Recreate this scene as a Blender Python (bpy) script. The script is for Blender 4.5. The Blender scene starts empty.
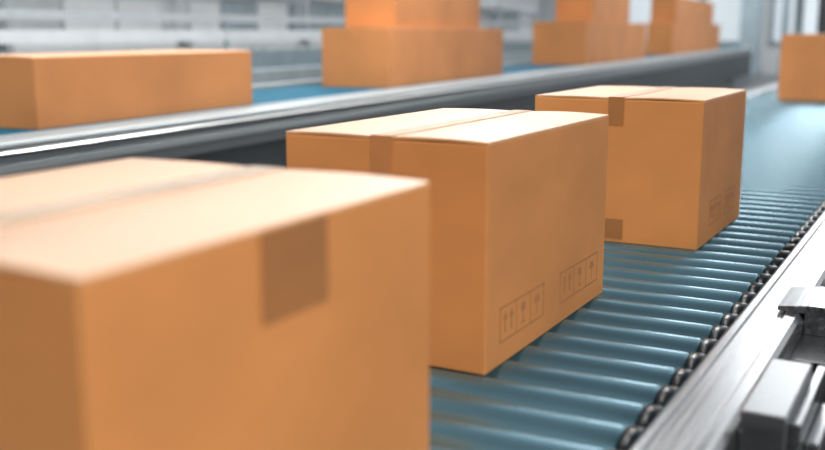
import bpy, bmesh, math, random
from mathutils import Vector, Matrix
random.seed(7)
C = bpy.context.scene.collection
R2 = math.radians(4.55)      # second line is turned slightly away
ROT = Matrix.Rotation(R2, 4, 'Z')

# ------------------------------------------------------------ materials
def new_mat(name):
    m = bpy.data.materials.new(name); m.use_nodes = True
    nt = m.node_tree
    return m, nt, nt.nodes['Principled BSDF']

def plain(name, col, rough=0.5, metal=0.0, var=0.06, scale=8.0, stretch=(1,1,1), bump=0.0, spec=0.5, rvar=0.0):
    m, nt, b = new_mat(name)
    tc = nt.nodes.new('ShaderNodeTexCoord'); mp = nt.nodes.new('ShaderNodeMapping')
    mp.inputs['Scale'].default_value = stretch
    nz = nt.nodes.new('ShaderNodeTexNoise'); nz.inputs['Scale'].default_value = scale
    nz.inputs['Detail'].default_value = 4
    cr = nt.nodes.new('ShaderNodeValToRGB')
    lo = [max(0, c*(1-var*2)) for c in col]; hi = [min(1, c*(1+var*2)) for c in col]
    cr.color_ramp.elements[0].position = .3; cr.color_ramp.elements[1].position = .7
    cr.color_ramp.elements[0].color = (*lo, 1); cr.color_ramp.elements[1].color = (*hi, 1)
    L = nt.links.new
    L(tc.outputs['Object'], mp.inputs['Vector']); L(mp.outputs['Vector'], nz.inputs['Vector'])
    L(nz.outputs['Fac'], cr.inputs['Fac']); L(cr.outputs['Color'], b.inputs['Base Color'])
    b.inputs['Roughness'].default_value = rough; b.inputs['Metallic'].default_value = metal
    b.inputs['Specular IOR Level'].default_value = spec
    if rvar:
        mr = nt.nodes.new('ShaderNodeMapRange')
        mr.inputs['From Min'].default_value = .3; mr.inputs['From Max'].default_value = .7
        mr.inputs['To Min'].default_value = rough-rvar; mr.inputs['To Max'].default_value = rough+rvar
        L(nz.outputs['Fac'], mr.inputs['Value']); L(mr.outputs['Result'], b.inputs['Roughness'])
    if bump:
        bp = nt.nodes.new('ShaderNodeBump'); bp.inputs['Strength'].default_value = bump
        bp.inputs['Distance'].default_value = .002
        L(nz.outputs['Fac'], bp.inputs['Height']); L(bp.outputs['Normal'], b.inputs['Normal'])
    return m

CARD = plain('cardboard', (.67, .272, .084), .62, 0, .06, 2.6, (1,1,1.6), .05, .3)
CARD2 = plain('cardboard_top_lit', (.76, .39, .165), .30, 0, .08, 2.0, (1,1,1), .05, .65)  # lighter copy of the cardboard: overhead light on the tops painted in
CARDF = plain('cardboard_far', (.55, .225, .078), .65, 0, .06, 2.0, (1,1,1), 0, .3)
CARDFT = plain('cardboard_far_top_lit', (.68, .36, .17), .45, 0, .05, 2.0, (1,1,1), 0, .5)  # far cardboard made paler on top, overhead light put into the colour
TAPE = plain('packing_tape', (.62, .33, .15), .22, 0, .04, 10, (1,1,1), .02, .6)
TAPEC = plain('clear_tape', (.74, .50, .30), .14, 0.1, .10, 5, (1,1,1), .04, .9)
TAPED = plain('dark_tape', (.38, .155, .046), .42, 0, .05, 8)
TAPEM = plain('brown_tape', (.55, .222, .070), .42, 0, .05, 8)
INK = plain('brown_ink', (.47, .195, .064), .7)
ROLL = plain('blue_roller', (.165, .315, .39), .26, .75, .07, 5, (.5,1,1), 0, .5)
BELT = plain('blue_belt', (.004, .09, .15), .7, 0, .08, 5, (4,.3,1), 0, .15)
STEEL = plain('brushed_steel', (.29, .30, .31), .24, 1.0, .16, 9, (9,.22,9), 0, .5, .06)
STEELM = plain('machined_steel', (.25, .26, .27), .30, 1.0, .10, 4, (1,1,5), 0, .5, .05)
STEELD = plain('grey_steel', (.36, .40, .42), .34, .35, .06, 8, (3,.1,3), 0, .5)
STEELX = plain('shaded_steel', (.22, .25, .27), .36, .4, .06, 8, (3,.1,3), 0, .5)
TRIM = plain('highlight_trim', (.80, .82, .83), .3, .5, .04, 8, (3,.1,3), 0, .5)  # pale colour paints in the highlight line along the rail
BLACK = plain('black_rubber', (.004, .010, .017), .30, 0, .1, 10, (1,1,1), 0, .35)
DARKM = plain('dark_painted_metal', (.035, .042, .048), .5, .2, .1, 6)
SLATE = plain('slate_plastic', (.22, .28, .31), .5, 0, .05, 4)
WHITE = plain('white_plastic', (.68, .71, .73), .5, 0, .03, 4)
GREYB = plain('grey_blue_paint', (.29, .36, .40), .45, .1, .06, 5)
GREYL = plain('pale_grey_paint', (.46, .50, .52), .5, .0, .05, 5)
CONC = plain('concrete_floor', (.085, .09, .095), .35, 0, .12, 1.2, (1,1,1), .03)
WALL = plain('wall_paint', (.60, .63, .65), .7, 0, .04, .7)
GLASS = plain('added_glow_glass', (.6, .66, .70), .6, 0, .02, 2)
gb = GLASS.node_tree.nodes['Principled BSDF']
gb.inputs['Emission Color'].default_value = (.88, .95, 1, 1); gb.inputs['Emission Strength'].default_value = .3  # glow put in so the far end and its reflections brighten

# ------------------------------------------------------------ mesh helpers
def add_box(bm, x0, x1, y0, y1, z0, z1, bev=0.0, seg=2):
    vs = [bm.verts.new((x, y, z)) for x in (x0, x1) for y in (y0, y1) for z in (z0, z1)]
    f = [(0,1,3,2), (4,6,7,5), (0,4,5,1), (2,3,7,6), (0,2,6,4), (1,5,7,3)]
    fs = [bm.faces.new([vs[i] for i in q]) for q in f]
    if bev:
        es = list({e for g in fs for e in g.edges})
        bmesh.ops.bevel(bm, geom=es, offset=bev, segments=seg, affect='EDGES', profile=.5)

def add_cyl(bm, p, axis, r, length, seg=24, prof=None):
    """lathe about an axis; prof = [(t, r)] along the length"""
    prof = prof or [(0, r), (length, r)]
    ax = {'X': Vector((1,0,0)), 'Y': Vector((0,1,0)), 'Z': Vector((0,0,1))}[axis]
    u = Vector((0,1,0)) if axis != 'Y' else Vector((1,0,0))
    w = ax.cross(u)
    rings = []
    for t, rr in prof:
        rings.append([bm.verts.new(Vector(p) + ax*t + (u*math.cos(a)+w*math.sin(a))*rr)
                      for a in [2*math.pi*i/seg for i in range(seg)]])
    for a, b in zip(rings, rings[1:]):
        for i in range(seg):
            f = bm.faces.new([a[i], a[(i+1) % seg], b[(i+1) % seg], b[i]]); f.smooth = True
    bm.faces.new(list(reversed(rings[0]))); bm.faces.new(rings[-1])

def mesh_from(fn, name, mat):
    bm = bmesh.new(); fn(bm)
    bmesh.ops.recalc_face_normals(bm, faces=bm.faces)
    me = bpy.data.meshes.new(name); bm.to_mesh(me); bm.free()
    me.materials.append(mat); return me

def obj(name, me, parent=None, loc=(0,0,0), rotz=0.0):
    o = bpy.data.objects.new(name, me); C.objects.link(o)
    o.location = loc; o.rotation_euler = (0, 0, rotz)
    if parent: o.parent = parent
    return o

def build(name, mat, fn, parent=None, loc=(0,0,0), rotz=0.0):
    return obj(name, mesh_from(fn, name, mat), parent, loc, rotz)

def top(o, label, cat, group=None, kind=None):
    o['label'] = label; o['category'] = cat
    if group: o['group'] = group
    if kind: o['kind'] = kind
    return o

def structure(o, label):
    o['kind'] = 'structure'; o['label'] = label; return o

def prism(bm, prof, y0, y1):
    """closed xz profile extruded along y"""
    a = [bm.verts.new((x, y0, z)) for x, z in prof]
    b = [bm.verts.new((x, y1, z)) for x, z in prof]
    n = len(prof)
    for i in range(n):
        bm.faces.new([a[i], a[(i+1) % n], b[(i+1) % n], b[i]])
    bm.faces.new(list(reversed(a))); bm.faces.new(b)

# ------------------------------------------------------------ cartons
def carton(x0, x1, y0, y1, z0, h, label, group, far=False, second=False, tape=TAPEC, side_patch=False, marks=None, foot=False, tw=.024):
    w, l = x1-x0, y1-y0
    base = Vector(((x0+x1)/2, (y0+y1)/2, z0)); rz = 0
    if second:
        base = ROT @ base; rz = R2
    e = obj('cardboard_box', None, None, base, rz)
    e.empty_display_size = .1
    top(e, label, 'cardboard box', group)
    X, Y = w/2, l/2
    t = .005
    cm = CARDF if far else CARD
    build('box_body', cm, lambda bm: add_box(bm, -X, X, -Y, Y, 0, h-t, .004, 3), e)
    def flap(s):
        def fn(bm):
            n = 8
            a, b = (s*.0015, s*(X-.001))
            rows = []
            for i in range(n+1):
                x = a+(b-a)*i/n
                z = h-t + .0035*math.sin(math.pi*i/n)*(1 if s > 0 else .6)
                rows.append([bm.verts.new((x, yy, z+dz)) for yy in (-Y+.001, Y-.001) for dz in (0, t)])
            for p, q in zip(rows, rows[1:]):
                bm.faces.new((p[1], p[3], q[3], q[1])); bm.faces.new((p[0], q[0], q[2], p[2]))
                bm.faces.new((p[0], p[1], q[1], q[0])); bm.faces.new((p[2], q[2], q[3], p[3]))
            bm.faces.new((rows[0][0], rows[0][2], rows[0][3], rows[0][1]))
            bm.faces.new((rows[-1][0], rows[-1][1], rows[-1][3], rows[-1][2]))
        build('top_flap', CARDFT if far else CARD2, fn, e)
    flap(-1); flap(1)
    def tp(bm):
        add_box(bm, -tw, tw, -Y-.0012, Y+.0012, h+.0012, h+.0030)
    build('packing_tape', tape, tp, e)
    tm = TAPED if foot else TAPEM
    def tf(bm):
        add_box(bm, -tw, tw, -Y-.0016, -Y+.0002, h-.085, h+.0024)
    build('tape_end', tm, tf, e)
    def tb(bm):
        add_box(bm, -tw, tw, Y-.0002, Y+.0014, h-.085, h+.0024)
    build('tape_end', tm, tb, e)
    if far: return e
    if foot:
        build('tape_end', TAPED, lambda bm: add_box(bm, -tw-.02, tw+.01, -Y-.002, -Y+.0002, .012, .075), e)
    if side_patch:
        a, b, hh = side_patch
        p = build('tape_patch', TAPED, lambda bm: add_box(bm, X-.0005, X+.0014, a-base.y, b-base.y, h-hh, h-.004), e)
        p['label'] = 'darker brown tape patch'
    for (a, b, c, d) in (marks or []):
        def mk(bm, a=a, b=b, c=c, d=d):
            A, B = a-base.y, b-base.y; k = .0035
            P = lambda y0, y1, z0, z1: add_box(bm, X-.0004, X+.0006, y0, y1, z0, z1)
            P(A, B, c, c+k); P(A, B, d-k, d); P(A, A+k, c, d); P(B-k, B, c, d)
            n = 3; W = (B-A-k)/n
            for i in range(n):
                s = A+k+W*i
                if i: P(s, s+k*.6, c, d)
                m = s+W/2; H = d-c
                if i == 0:       # arrows up
                    for q in (-.2, .2):
                        P(m+q*W-.003, m+q*W+.003, c+.25*H, c+.6*H)
                        for j in range(4):
                            ww = .010*(1-j/4); P(m+q*W-ww, m+q*W+ww, c+.6*H+j*.004, c+.6*H+(j+1)*.004)
                elif i == 1:     # glass
                    P(m-.010, m+.010, c+.55*H, c+.8*H); P(m-.0015, m+.0015, c+.25*H, c+.55*H); P(m-.009, m+.009, c+.2*H, c+.25*H)
                else:            # umbrella
                    for j in range(4):
                        ww = .015*(1-(j/4)**2*.8); P(m-ww, m+ww, c+.55*H+j*.004, c+.55*H+(j+1)*.004)
                    P(m-.0012, m+.0012, c+.2*H, c+.55*H)
        build('printed_mark', INK, mk, e)
    return e

ZB = .80
G1 = 'cartons on the roller conveyor'; G2 = 'cartons on the belt conveyor'
carton(-1.172, -.627, .578, 1.205, ZB, .449, 'large brown cardboard box with dark tape patch on its side', G1,
       side_patch=(.822, .947, .105), tw=.030)
carton(-1.215, -.760, 1.688, 2.405, ZB, .449, 'tall brown cardboard box with printed marks near its base', G1,
       tape=TAPE, marks=[(1.755, 1.99, .045, .118), (2.09, 2.35, .045, .118)])
carton(-1.200, -.668, 3.020, 3.66, ZB, .450, 'brown cardboard box with tape flap on the rollers', G1,
       tape=TAPE, marks=[(3.17, 3.33, .05, .13), (3.39, 3.55, .05, .13)], foot=True)
carton(-1.59, -.80, 10.3, 11.2, ZB, .62, 'brown cardboard box further along the roller conveyor', G1, far=True)
Z2 = .995
S = dict(far=True, second=True)
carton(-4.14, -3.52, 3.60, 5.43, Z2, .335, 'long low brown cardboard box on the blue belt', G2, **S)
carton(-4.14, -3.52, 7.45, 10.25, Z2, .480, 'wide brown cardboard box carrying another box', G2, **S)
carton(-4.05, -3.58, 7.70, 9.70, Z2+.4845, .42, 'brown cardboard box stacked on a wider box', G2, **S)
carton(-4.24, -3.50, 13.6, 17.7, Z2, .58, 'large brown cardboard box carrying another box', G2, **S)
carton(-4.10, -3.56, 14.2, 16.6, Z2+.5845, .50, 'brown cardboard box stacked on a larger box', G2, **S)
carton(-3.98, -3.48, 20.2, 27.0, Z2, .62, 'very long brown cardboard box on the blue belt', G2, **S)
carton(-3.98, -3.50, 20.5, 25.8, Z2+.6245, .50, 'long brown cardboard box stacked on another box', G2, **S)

# ------------------------------------------------------------ main roller conveyor
conv = top(obj('roller_conveyor', None, None, (-1.14, 0, 0)), 'roller conveyor with blue rollers in a polished steel side frame', 'conveyor')
def cb(name, mat, fn, parent=conv):
    o = build(name, mat, fn, parent); o.location = (1.14, 0, 0) if parent is conv else (0, 0, 0)
    return o
XL, XR, RR, PITCH = -1.85, -.447, .049, .112
HC = ZB-RR-.003
def roller_fn(bm, y=0.0):
    L = XR-XL
    add_cyl(bm, (XL, y, ZB-RR), 'X', RR, L, 36, [(0, RR*.86), (.008, RR), (L-.008, RR), (L, RR*.86)])
    add_cyl(bm, (XL-.008, y, ZB-RR), 'X', .009, L+.04, 10)
def hub_fn(bm, y=0.0):
    add_cyl(bm, (XR+.001, y, HC), 'X', .04, .05, 28,
            [(0, .051), (.003, .0545), (.024, .0545), (.029, .052), (.032, .046), (.034, .020)])
rm = mesh_from(roller_fn, 'roller', ROLL); hm = mesh_from(hub_fn, 'roller_bearing', BLACK)
N = 98; Y0 = .22
for i in range(N):
    r = obj('roller', rm, conv, (1.14, Y0+i*PITCH, 0))
    h = obj('bearing_hub', hm, r)
def rest(fn):
    def g(bm):
        for i in range(N, 145): fn(bm, Y0+i*PITCH)
    return g
r = cb('roller_row', ROLL, rest(lambda bm, y: add_cyl(bm, (XL, y, ZB-RR), 'X', RR, XR-XL, 16))); r['kind'] = 'stuff'; r['label'] = 'remaining blue rollers'
r = cb('bearing_row', BLACK, rest(lambda bm, y: add_cyl(bm, (XR+.001, y, HC), 'X', .054, .034, 12))); r['kind'] = 'stuff'
YE = 16.6
cb('bearing_strip', BLACK, lambda bm: add_box(bm, -.4115, -.4025, -.2, YE, .70, .806, .002))
def rframe(bm):
    prism(bm, [(-.402,.806),(-.402,.822),(-.394,.828),(-.380,.828),(-.376,.8235),(-.312,.8235),(-.308,.828),(-.286,.828),(-.276,.822),(-.272,.81),(-.272,.745),(-.279,.745),
               (-.280,.808),(-.290,.814),(-.392,.814),(-.394,.806)], -.2, YE)
    prism(bm, [(-.392,.8145),(-.386,.8145),(-.386,.615),(-.30,.615),(-.30,.608),(-.392,.608)], -.2, YE)
cb('side_frame', STEEL, rframe)
cb('channel_fill', BLACK, lambda bm: prism(bm, [(-.385,.63),(-.30,.63),(-.30,.745),(-.385,.745)], -.2, YE))  # black block filling the side channel
def lframe(bm):
    prism(bm, [(-1.86,.62),(-1.86,.815),(-1.87,.825),(-2.05,.825),(-2.06,.815),(-2.06,.62),(-2.05,.62),(-2.05,.812),(-1.872,.812),(-1.872,.62)], -.2, YE)
cb('side_frame', STEEL, lframe)
cb('gap_shade_pan', BLACK, lambda bm: add_box(bm, -1.85, -.40, -.2, YE, .655, .665))  # black sheet: shade in the roller gaps put into its colour
def legfn(x, y):
    def fn(bm):
        add_box(bm, x-.03, x+.03, y-.03, y+.03, .02, .61, .004)
        add_box(bm, x-.06, x+.06, y-.06, y+.06, 0, .02, .004)
    return fn
for y in (.6, 3.4, 6.2, 9.0, 11.8, 14.6):
    for x in (-.35, -1.95): cb('leg', STEELD, legfn(x, y))
# tall flat plates and stepped brackets bolted to the outside of the right frame
def clamp(y):
    return lambda bm: add_box(bm, -.2715, -.200, y, y+.30, .48, .852, .003)
def clamp_plate(y):
    def fn(bm):
        add_box(bm, -.1995, -.184, y+.05, y+.38, .46, .825, .0015)
        add_box(bm, -.1835, -.160, y+.12, y+.33, .56, .77, .003)
    return fn
for y in (1.60, 3.05, 4.5):
    cb('frame_bracket', STEELM, clamp(y)); cb('bracket_plate', STEEL, clamp_plate(y))
def stepbar(y):
    def fn(bm):
        prism(bm, [(-.271,.780),(-.271,.8275),(-.330,.8285),(-.330,.838),(-.262,.846),(.06,.846),(.06,.780)], y, y+.20)
    return fn
def stepplate(y):
    def fn(bm):
        prism(bm, [(-.2715,.56),(-.2715,.779),(-.14,.779),(-.138,.70),(.06,.70),(.06,.62),(-.20,.62),(-.20,.56)], y-.20, y+.46)
    return fn
for y in (2.34, 3.75):
    cb('cross_bracket', STEEL, stepbar(y)); cb('mounting_plate', STEELM, stepplate(y))
cb('guide_rod', STEEL, lambda bm: add_cyl(bm, (-.035, 1.0, .740), 'Y', .016, 6.0, 16))
def outer(bm):
    prism(bm, [(-.265,.42),(-.265,.455),(-.18,.458),(.04,.458),(.04,.45),(-.17,.45),(-.255,.445),(-.255,.42)], .9, 8.0)
cb('outer_tray', DARKM, outer)

# ------------------------------------------------------------ second (belt) conveyor
c2e = obj('belt_conveyor', None, None, ROT @ Vector((-3.9, 0, 0)), R2)
top(c2e, 'blue belt conveyor with a layered grey steel side rail', 'conveyor')
def cb2(name, mat, fn, par=c2e, off=3.9):
    o = build(name, mat, fn, par); o.location = (off, 0, 0); return o
YA, YB = .5, 33
cb2('conveyor_belt', BELT, lambda bm: prism(bm, [(-4.42,.975),(-4.42,.99),(-4.415,.995),(-3.455,.995),(-3.45,.99),(-3.45,.975)], YA, YB))
cb2('side_rail', STEELD, lambda bm: prism(bm, [(-3.44,.93),(-3.44,.994),(-3.43,1.002),(-3.39,1.002),(-3.385,.990),(-3.34,.990),(-3.335,.998),(-3.29,.998),(-3.262,.994),(-3.25,.985),(-3.255,.972),(-3.30,.968),(-3.30,.93)], YA, YB))
cb2('rail_trim', TRIM, lambda bm: prism(bm, [(-3.30,.960),(-3.246,.959),(-3.226,.955),(-3.222,.951),(-3.236,.945),(-3.30,.941)], YA, YB))
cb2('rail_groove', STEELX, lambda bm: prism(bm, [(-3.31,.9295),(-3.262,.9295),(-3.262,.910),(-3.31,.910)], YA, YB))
cb2('side_panel', STEELD, lambda bm: prism(bm, [(-3.31,.9095),(-3.245,.9095),(-3.232,.900),(-3.232,.872),(-3.245,.855),(-3.31,.850)], YA, YB))
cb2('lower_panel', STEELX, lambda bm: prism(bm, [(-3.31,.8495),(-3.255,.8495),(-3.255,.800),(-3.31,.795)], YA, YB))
cb2('under_rail_shade', DARKM, lambda bm: prism(bm, [(-3.31,.7945),(-3.27,.7945),(-3.27,.15),(-3.31,.15)], YA, YB))  # dark sheet added to stand for the shade under the rail
cb2('side_rail', STEELD, lambda bm: prism(bm, [(-4.43,.84),(-4.43,1.02),(-4.56,1.02),(-4.56,.84)], YA, YB))
cb2('belt_bed', DARKM, lambda bm: add_box(bm, -4.43, -3.31, YA, YB, .86, .974))
for y in (1, 5, 9, 13, 17, 21, 25, 29):
    for x in (-3.4, -4.48):
        cb2('leg', DARKM, lambda bm, x=x, y=y: (add_box(bm, x-.035, x+.035, y-.035, y+.035, .02, .86, .004), add_box(bm, x-.07, x+.07, y-.07, y+.07, 0, .02)))

# ------------------------------------------------------------ third line + racks behind
c3 = obj('belt_conveyor', None, None, ROT @ Vector((-6.3, 0, 0)), R2)
top(c3, 'pale framed belt conveyor in front of the storage racks', 'conveyor')
def c3b(n, m, f):
    o = build(n, m, f, c3); o.location = (6.3, 0, 0); return o
c3b('conveyor_belt', BELT, lambda bm: prism(bm, [(-6.75,.99),(-6.75,1.0),(-5.85,1.0),(-5.85,.99)], 1, 32))
c3b('side_rail', GREYB, lambda bm: prism(bm, [(-5.84,.80),(-5.84,1.05),(-5.80,1.06),(-5.76,1.05),(-5.76,.80)], 1, 32))
c3b('side_rail', SLATE, lambda bm: prism(bm, [(-6.84,.85),(-6.84,1.22),(-6.80,1.23),(-6.76,1.22),(-6.76,.85)], 1, 32))
c3b('guard_rail', WHITE, lambda bm: prism(bm, [(-6.84,1.34),(-6.84,1.46),(-6.80,1.46),(-6.80,1.34)], 1, 32))
c3b('guard_rail', GREYL, lambda bm: prism(bm, [(-6.84,1.55),(-6.84,1.64),(-6.80,1.64),(-6.80,1.55)], 1, 32))
for y in (2, 6, 10, 14, 18, 22, 26, 30):
    for x in (-5.80, -6.82):
        c3b('leg', GREYB, lambda bm, x=x, y=y: (add_box(bm, x-.02, x+.02, y-.02, y+.02, .02, 1.6 if x < -6 else .86), add_box(bm, x-.06, x+.06, y-.06, y+.06, 0, .02)))

def rack_post(bm):
    for x in (0, -.9):
        add_box(bm, x-.03, x+.03, -.03, .03, .01, 3.2, .005)
        add_box(bm, x-.08, x+.08, -.08, .08, 0, .01)
    for z in (.4, 1.2, 2.0, 2.8): add_box(bm, -.9, 0, -.015, .015, z, z+.04)
def rack_shelf(bm):
    for x in (.02, -.92):
        add_box(bm, x-.025, x+.025, .04, 3.06, -.10, 0, .004)
    add_box(bm, -.93, .03, .04, 3.06, 0, .025)
pm = mesh_from(rack_post, 'rack_frame', GREYL); sm = mesh_from(rack_shelf, 'rack_shelf', WHITE)
XK = -9.0
def tote_fn(bm):
    a = [(-.28,-.48,0),(.28,-.48,0),(.28,.48,0),(-.28,.48,0)]
    def ring(s, z): return [bm.verts.new((x*s, y*s, z)) for x, y, _ in a]
    r = [ring(.95,0), ring(1,.58), ring(1.02,.58), ring(1.02,.62), ring(.96,.62), ring(.86,.03)]
    for p, q in zip(r, r[1:]):
        for i in range(4): bm.faces.new([p[i], p[(i+1)%4], q[(i+1)%4], q[i]])
    bm.faces.new(r[0]); bm.faces.new(r[-1])
tmW = mesh_from(tote_fn, 'storage_tote', WHITE); tmG = mesh_from(tote_fn, 'storage_tote', GREYB)
tmL = mesh_from(tote_fn, 'storage_tote', GREYL)
for b in range(8):
    y = 2.0+b*3.42
    rk = obj('storage_rack', None, None, ROT @ Vector((XK, y, 0)), R2)
    top(rk, 'tall pale grey metal storage rack with white shelves', 'storage rack', 'storage racks along the wall')
    for yy in (0, 3.1): obj('rack_frame', pm, rk, (0, yy, 0))
    for z in (.5, 1.3, 2.1): obj('rack_shelf', sm, rk, (0, 0, z))
    for z in (.5, 1.3):
        for j in range(3):
            me = random.choice([tmW, tmW, tmL, tmL, tmG])
            col = 'white' if me is tmW else ('grey blue' if me is tmG else 'pale grey')
            o = obj('storage_tote', me, None, ROT @ Vector((XK-.42, y+.55+j*1.0, z+.0251)), R2)
            top(o, col+' plastic storage tote on a rack shelf', 'storage bin', 'totes on the rack shelves')

# ------------------------------------------------------------ hall
fl = build('floor', CONC, lambda bm: add_box(bm, -14, 7, -3, 36, -.1, 0)); structure(fl, 'dark polished concrete warehouse floor')
wl = build('wall_left', WALL, lambda bm: add_box(bm, -14.2, -14, -3, 36, 0, 5)); structure(wl, 'pale grey warehouse wall')
wb = build('wall_back', WALL, lambda bm: add_box(bm, -14, 7, 36, 36.2, 0, 5)); structure(wb, 'pale grey warehouse wall')
def win(bm):
    add_box(bm, -2.2, 2.2, -.03, .03, 1.1, 4.8)
def winf(bm):
    for x in (-2.25, -.75, .75, 2.25): add_box(bm, x-.05, x+.05, -.08, -.031, 1.05, 4.85)
    for z in (1.07, 2.9, 4.83): add_box(bm, -2.3, 2.3, -.08, -.031, z-.04, z+.04)
for n, x in enumerate((-9.0, -3.6, 2.2, ), 1):  # added glowing panes that brighten the back wall
    o = build('added_window_%d' % n, GLASS, win, None, (x, 35.96, 0)); structure(o, 'tall glowing pane added to brighten the far end')
    f = build('added_window_frame', GREYB, winf, o)
def colfn(bm):
    add_box(bm, -.3, .3, -.25, .25, 0, 5, .02); add_box(bm, -.37, .37, -.32, .32, 0, .25, .02)
def postfn(bm):
    add_box(bm, -.11, .11, -.11, .11, 0, 5, .01); add_box(bm, -.2, .2, -.2, .2, 0, .04, .005)
cm_ = mesh_from(colfn, 'trim', GREYB); ps_ = mesh_from(postfn, 'trim', SLATE)
for n, (x, y, me) in enumerate(((-6.35, 34.8, cm_), (-11.6, 34.8, cm_), (-.8, 34.8, cm_), (-5.1, 33.6, ps_), (-7.9, 34.6, ps_), (-4.2, 30.0, ps_)), 1):
    o = obj('trim_%d' % n, me, None, (x, y, 0)); structure(o, 'grey steel building column')
cab = build('control_cabinet', DARKM, lambda bm: (add_box(bm, -.5, .5, -.3, .3, .1, 2.2, .02), add_box(bm, -.46, .46, -.26, .26, 0, .1)), None, (-2.2, 22, 0))
top(cab, 'tall dark metal control cabinet beside the conveyor', 'cabinet')
build('cabinet_door', DARKM, lambda bm: (add_box(bm, -.46, .46, -.32, -.301, .16, 2.14, .008), add_box(bm, .36, .39, -.345, -.32, 1.0, 1.25, .005)), cab)

# ------------------------------------------------------------ lights
def area(name, loc, sx, sy, power, col=(1,1,1), rot=(0,0,0)):
    l = bpy.data.lights.new(name, 'AREA'); l.shape = 'RECTANGLE'; l.size = sx; l.size_y = sy
    l.energy = power; l.color = col
    o = bpy.data.objects.new(name, l); o.location = loc; o.rotation_euler = rot; C.objects.link(o); return o
area('hall_and_fill_light', (-2.9, 2.2, 4.4), .8, 3.0, 150, (1, .98, .93))
area('hall_and_fill_light', (-2.9, 6.6, 4.4), .8, 3.0, 270, (1, .98, .94))
area('hall_and_fill_light', (-6.0, 9, 4.8), 1.0, 18, 320, (1, .99, .97))
area('hall_and_fill_light', (-1.6, 20, 4.8), 2.0, 14, 620, (.97, .99, 1))
area('hall_and_fill_light', (-11.5, 14, 4.9), 1.0, 26, 700, (.97, .99, 1))
area('hall_and_fill_light', (-4, 32, 4.8), 14, 2.0, 700, (.97, .99, 1))  # added lamp that brightens the far wall
area('hall_and_fill_light', (3.0, -1.6, 2.8), 2.0, 3, 212, (1, .97, .93), (math.radians(-30), math.radians(60), math.radians(-35)))  # added fill from behind the camera for the box sides, not a hall lamp
w = bpy.data.worlds.new('World'); bpy.context.scene.world = w; w.use_nodes = True
nt = w.node_tree; bg = nt.nodes['Background']
tc = nt.nodes.new('ShaderNodeTexCoord'); sp = nt.nodes.new('ShaderNodeSeparateXYZ')
cr = nt.nodes.new('ShaderNodeValToRGB'); mr = nt.nodes.new('ShaderNodeMapRange')
mr.inputs['From Min'].default_value = -1; mr.inputs['From Max'].default_value = 1
nt.links.new(tc.outputs['Generated'], sp.inputs[0]); nt.links.new(sp.outputs['Y'], mr.inputs['Value'])
nt.links.new(mr.outputs['Result'], cr.inputs['Fac']); nt.links.new(cr.outputs['Color'], bg.inputs[0])
E = cr.color_ramp.elements
E[0].position = 0; E[0].color = (.40, .40, .40, 1)
E[1].position = 1; E[1].color = (.9, .92, .95, 1)
a = E.new(.45); a.color = (.09, .10, .11, 1)
a = E.new(.74); a.color = (.22, .24, .26, 1)
a = E.new(.87); a.color = (.95, .96, .98, 1)
bg.inputs[1].default_value = 1.0

# ------------------------------------------------------------ camera
cam = bpy.data.cameras.new('camera'); co = bpy.data.objects.new('camera', cam); C.objects.link(co)
co.location = (0, 0, 1.45)
co.rotation_euler = (math.radians(90-10.88), 0, math.radians(28.55))
cam.sensor_width = 36; cam.lens = 44.03; cam.clip_start = .02
cam.dof.use_dof = True; cam.dof.focus_distance = 2.6; cam.dof.aperture_fstop = 1.7
bpy.context.scene.camera = co
bpy.context.scene.view_settings.view_transform = 'Standard'
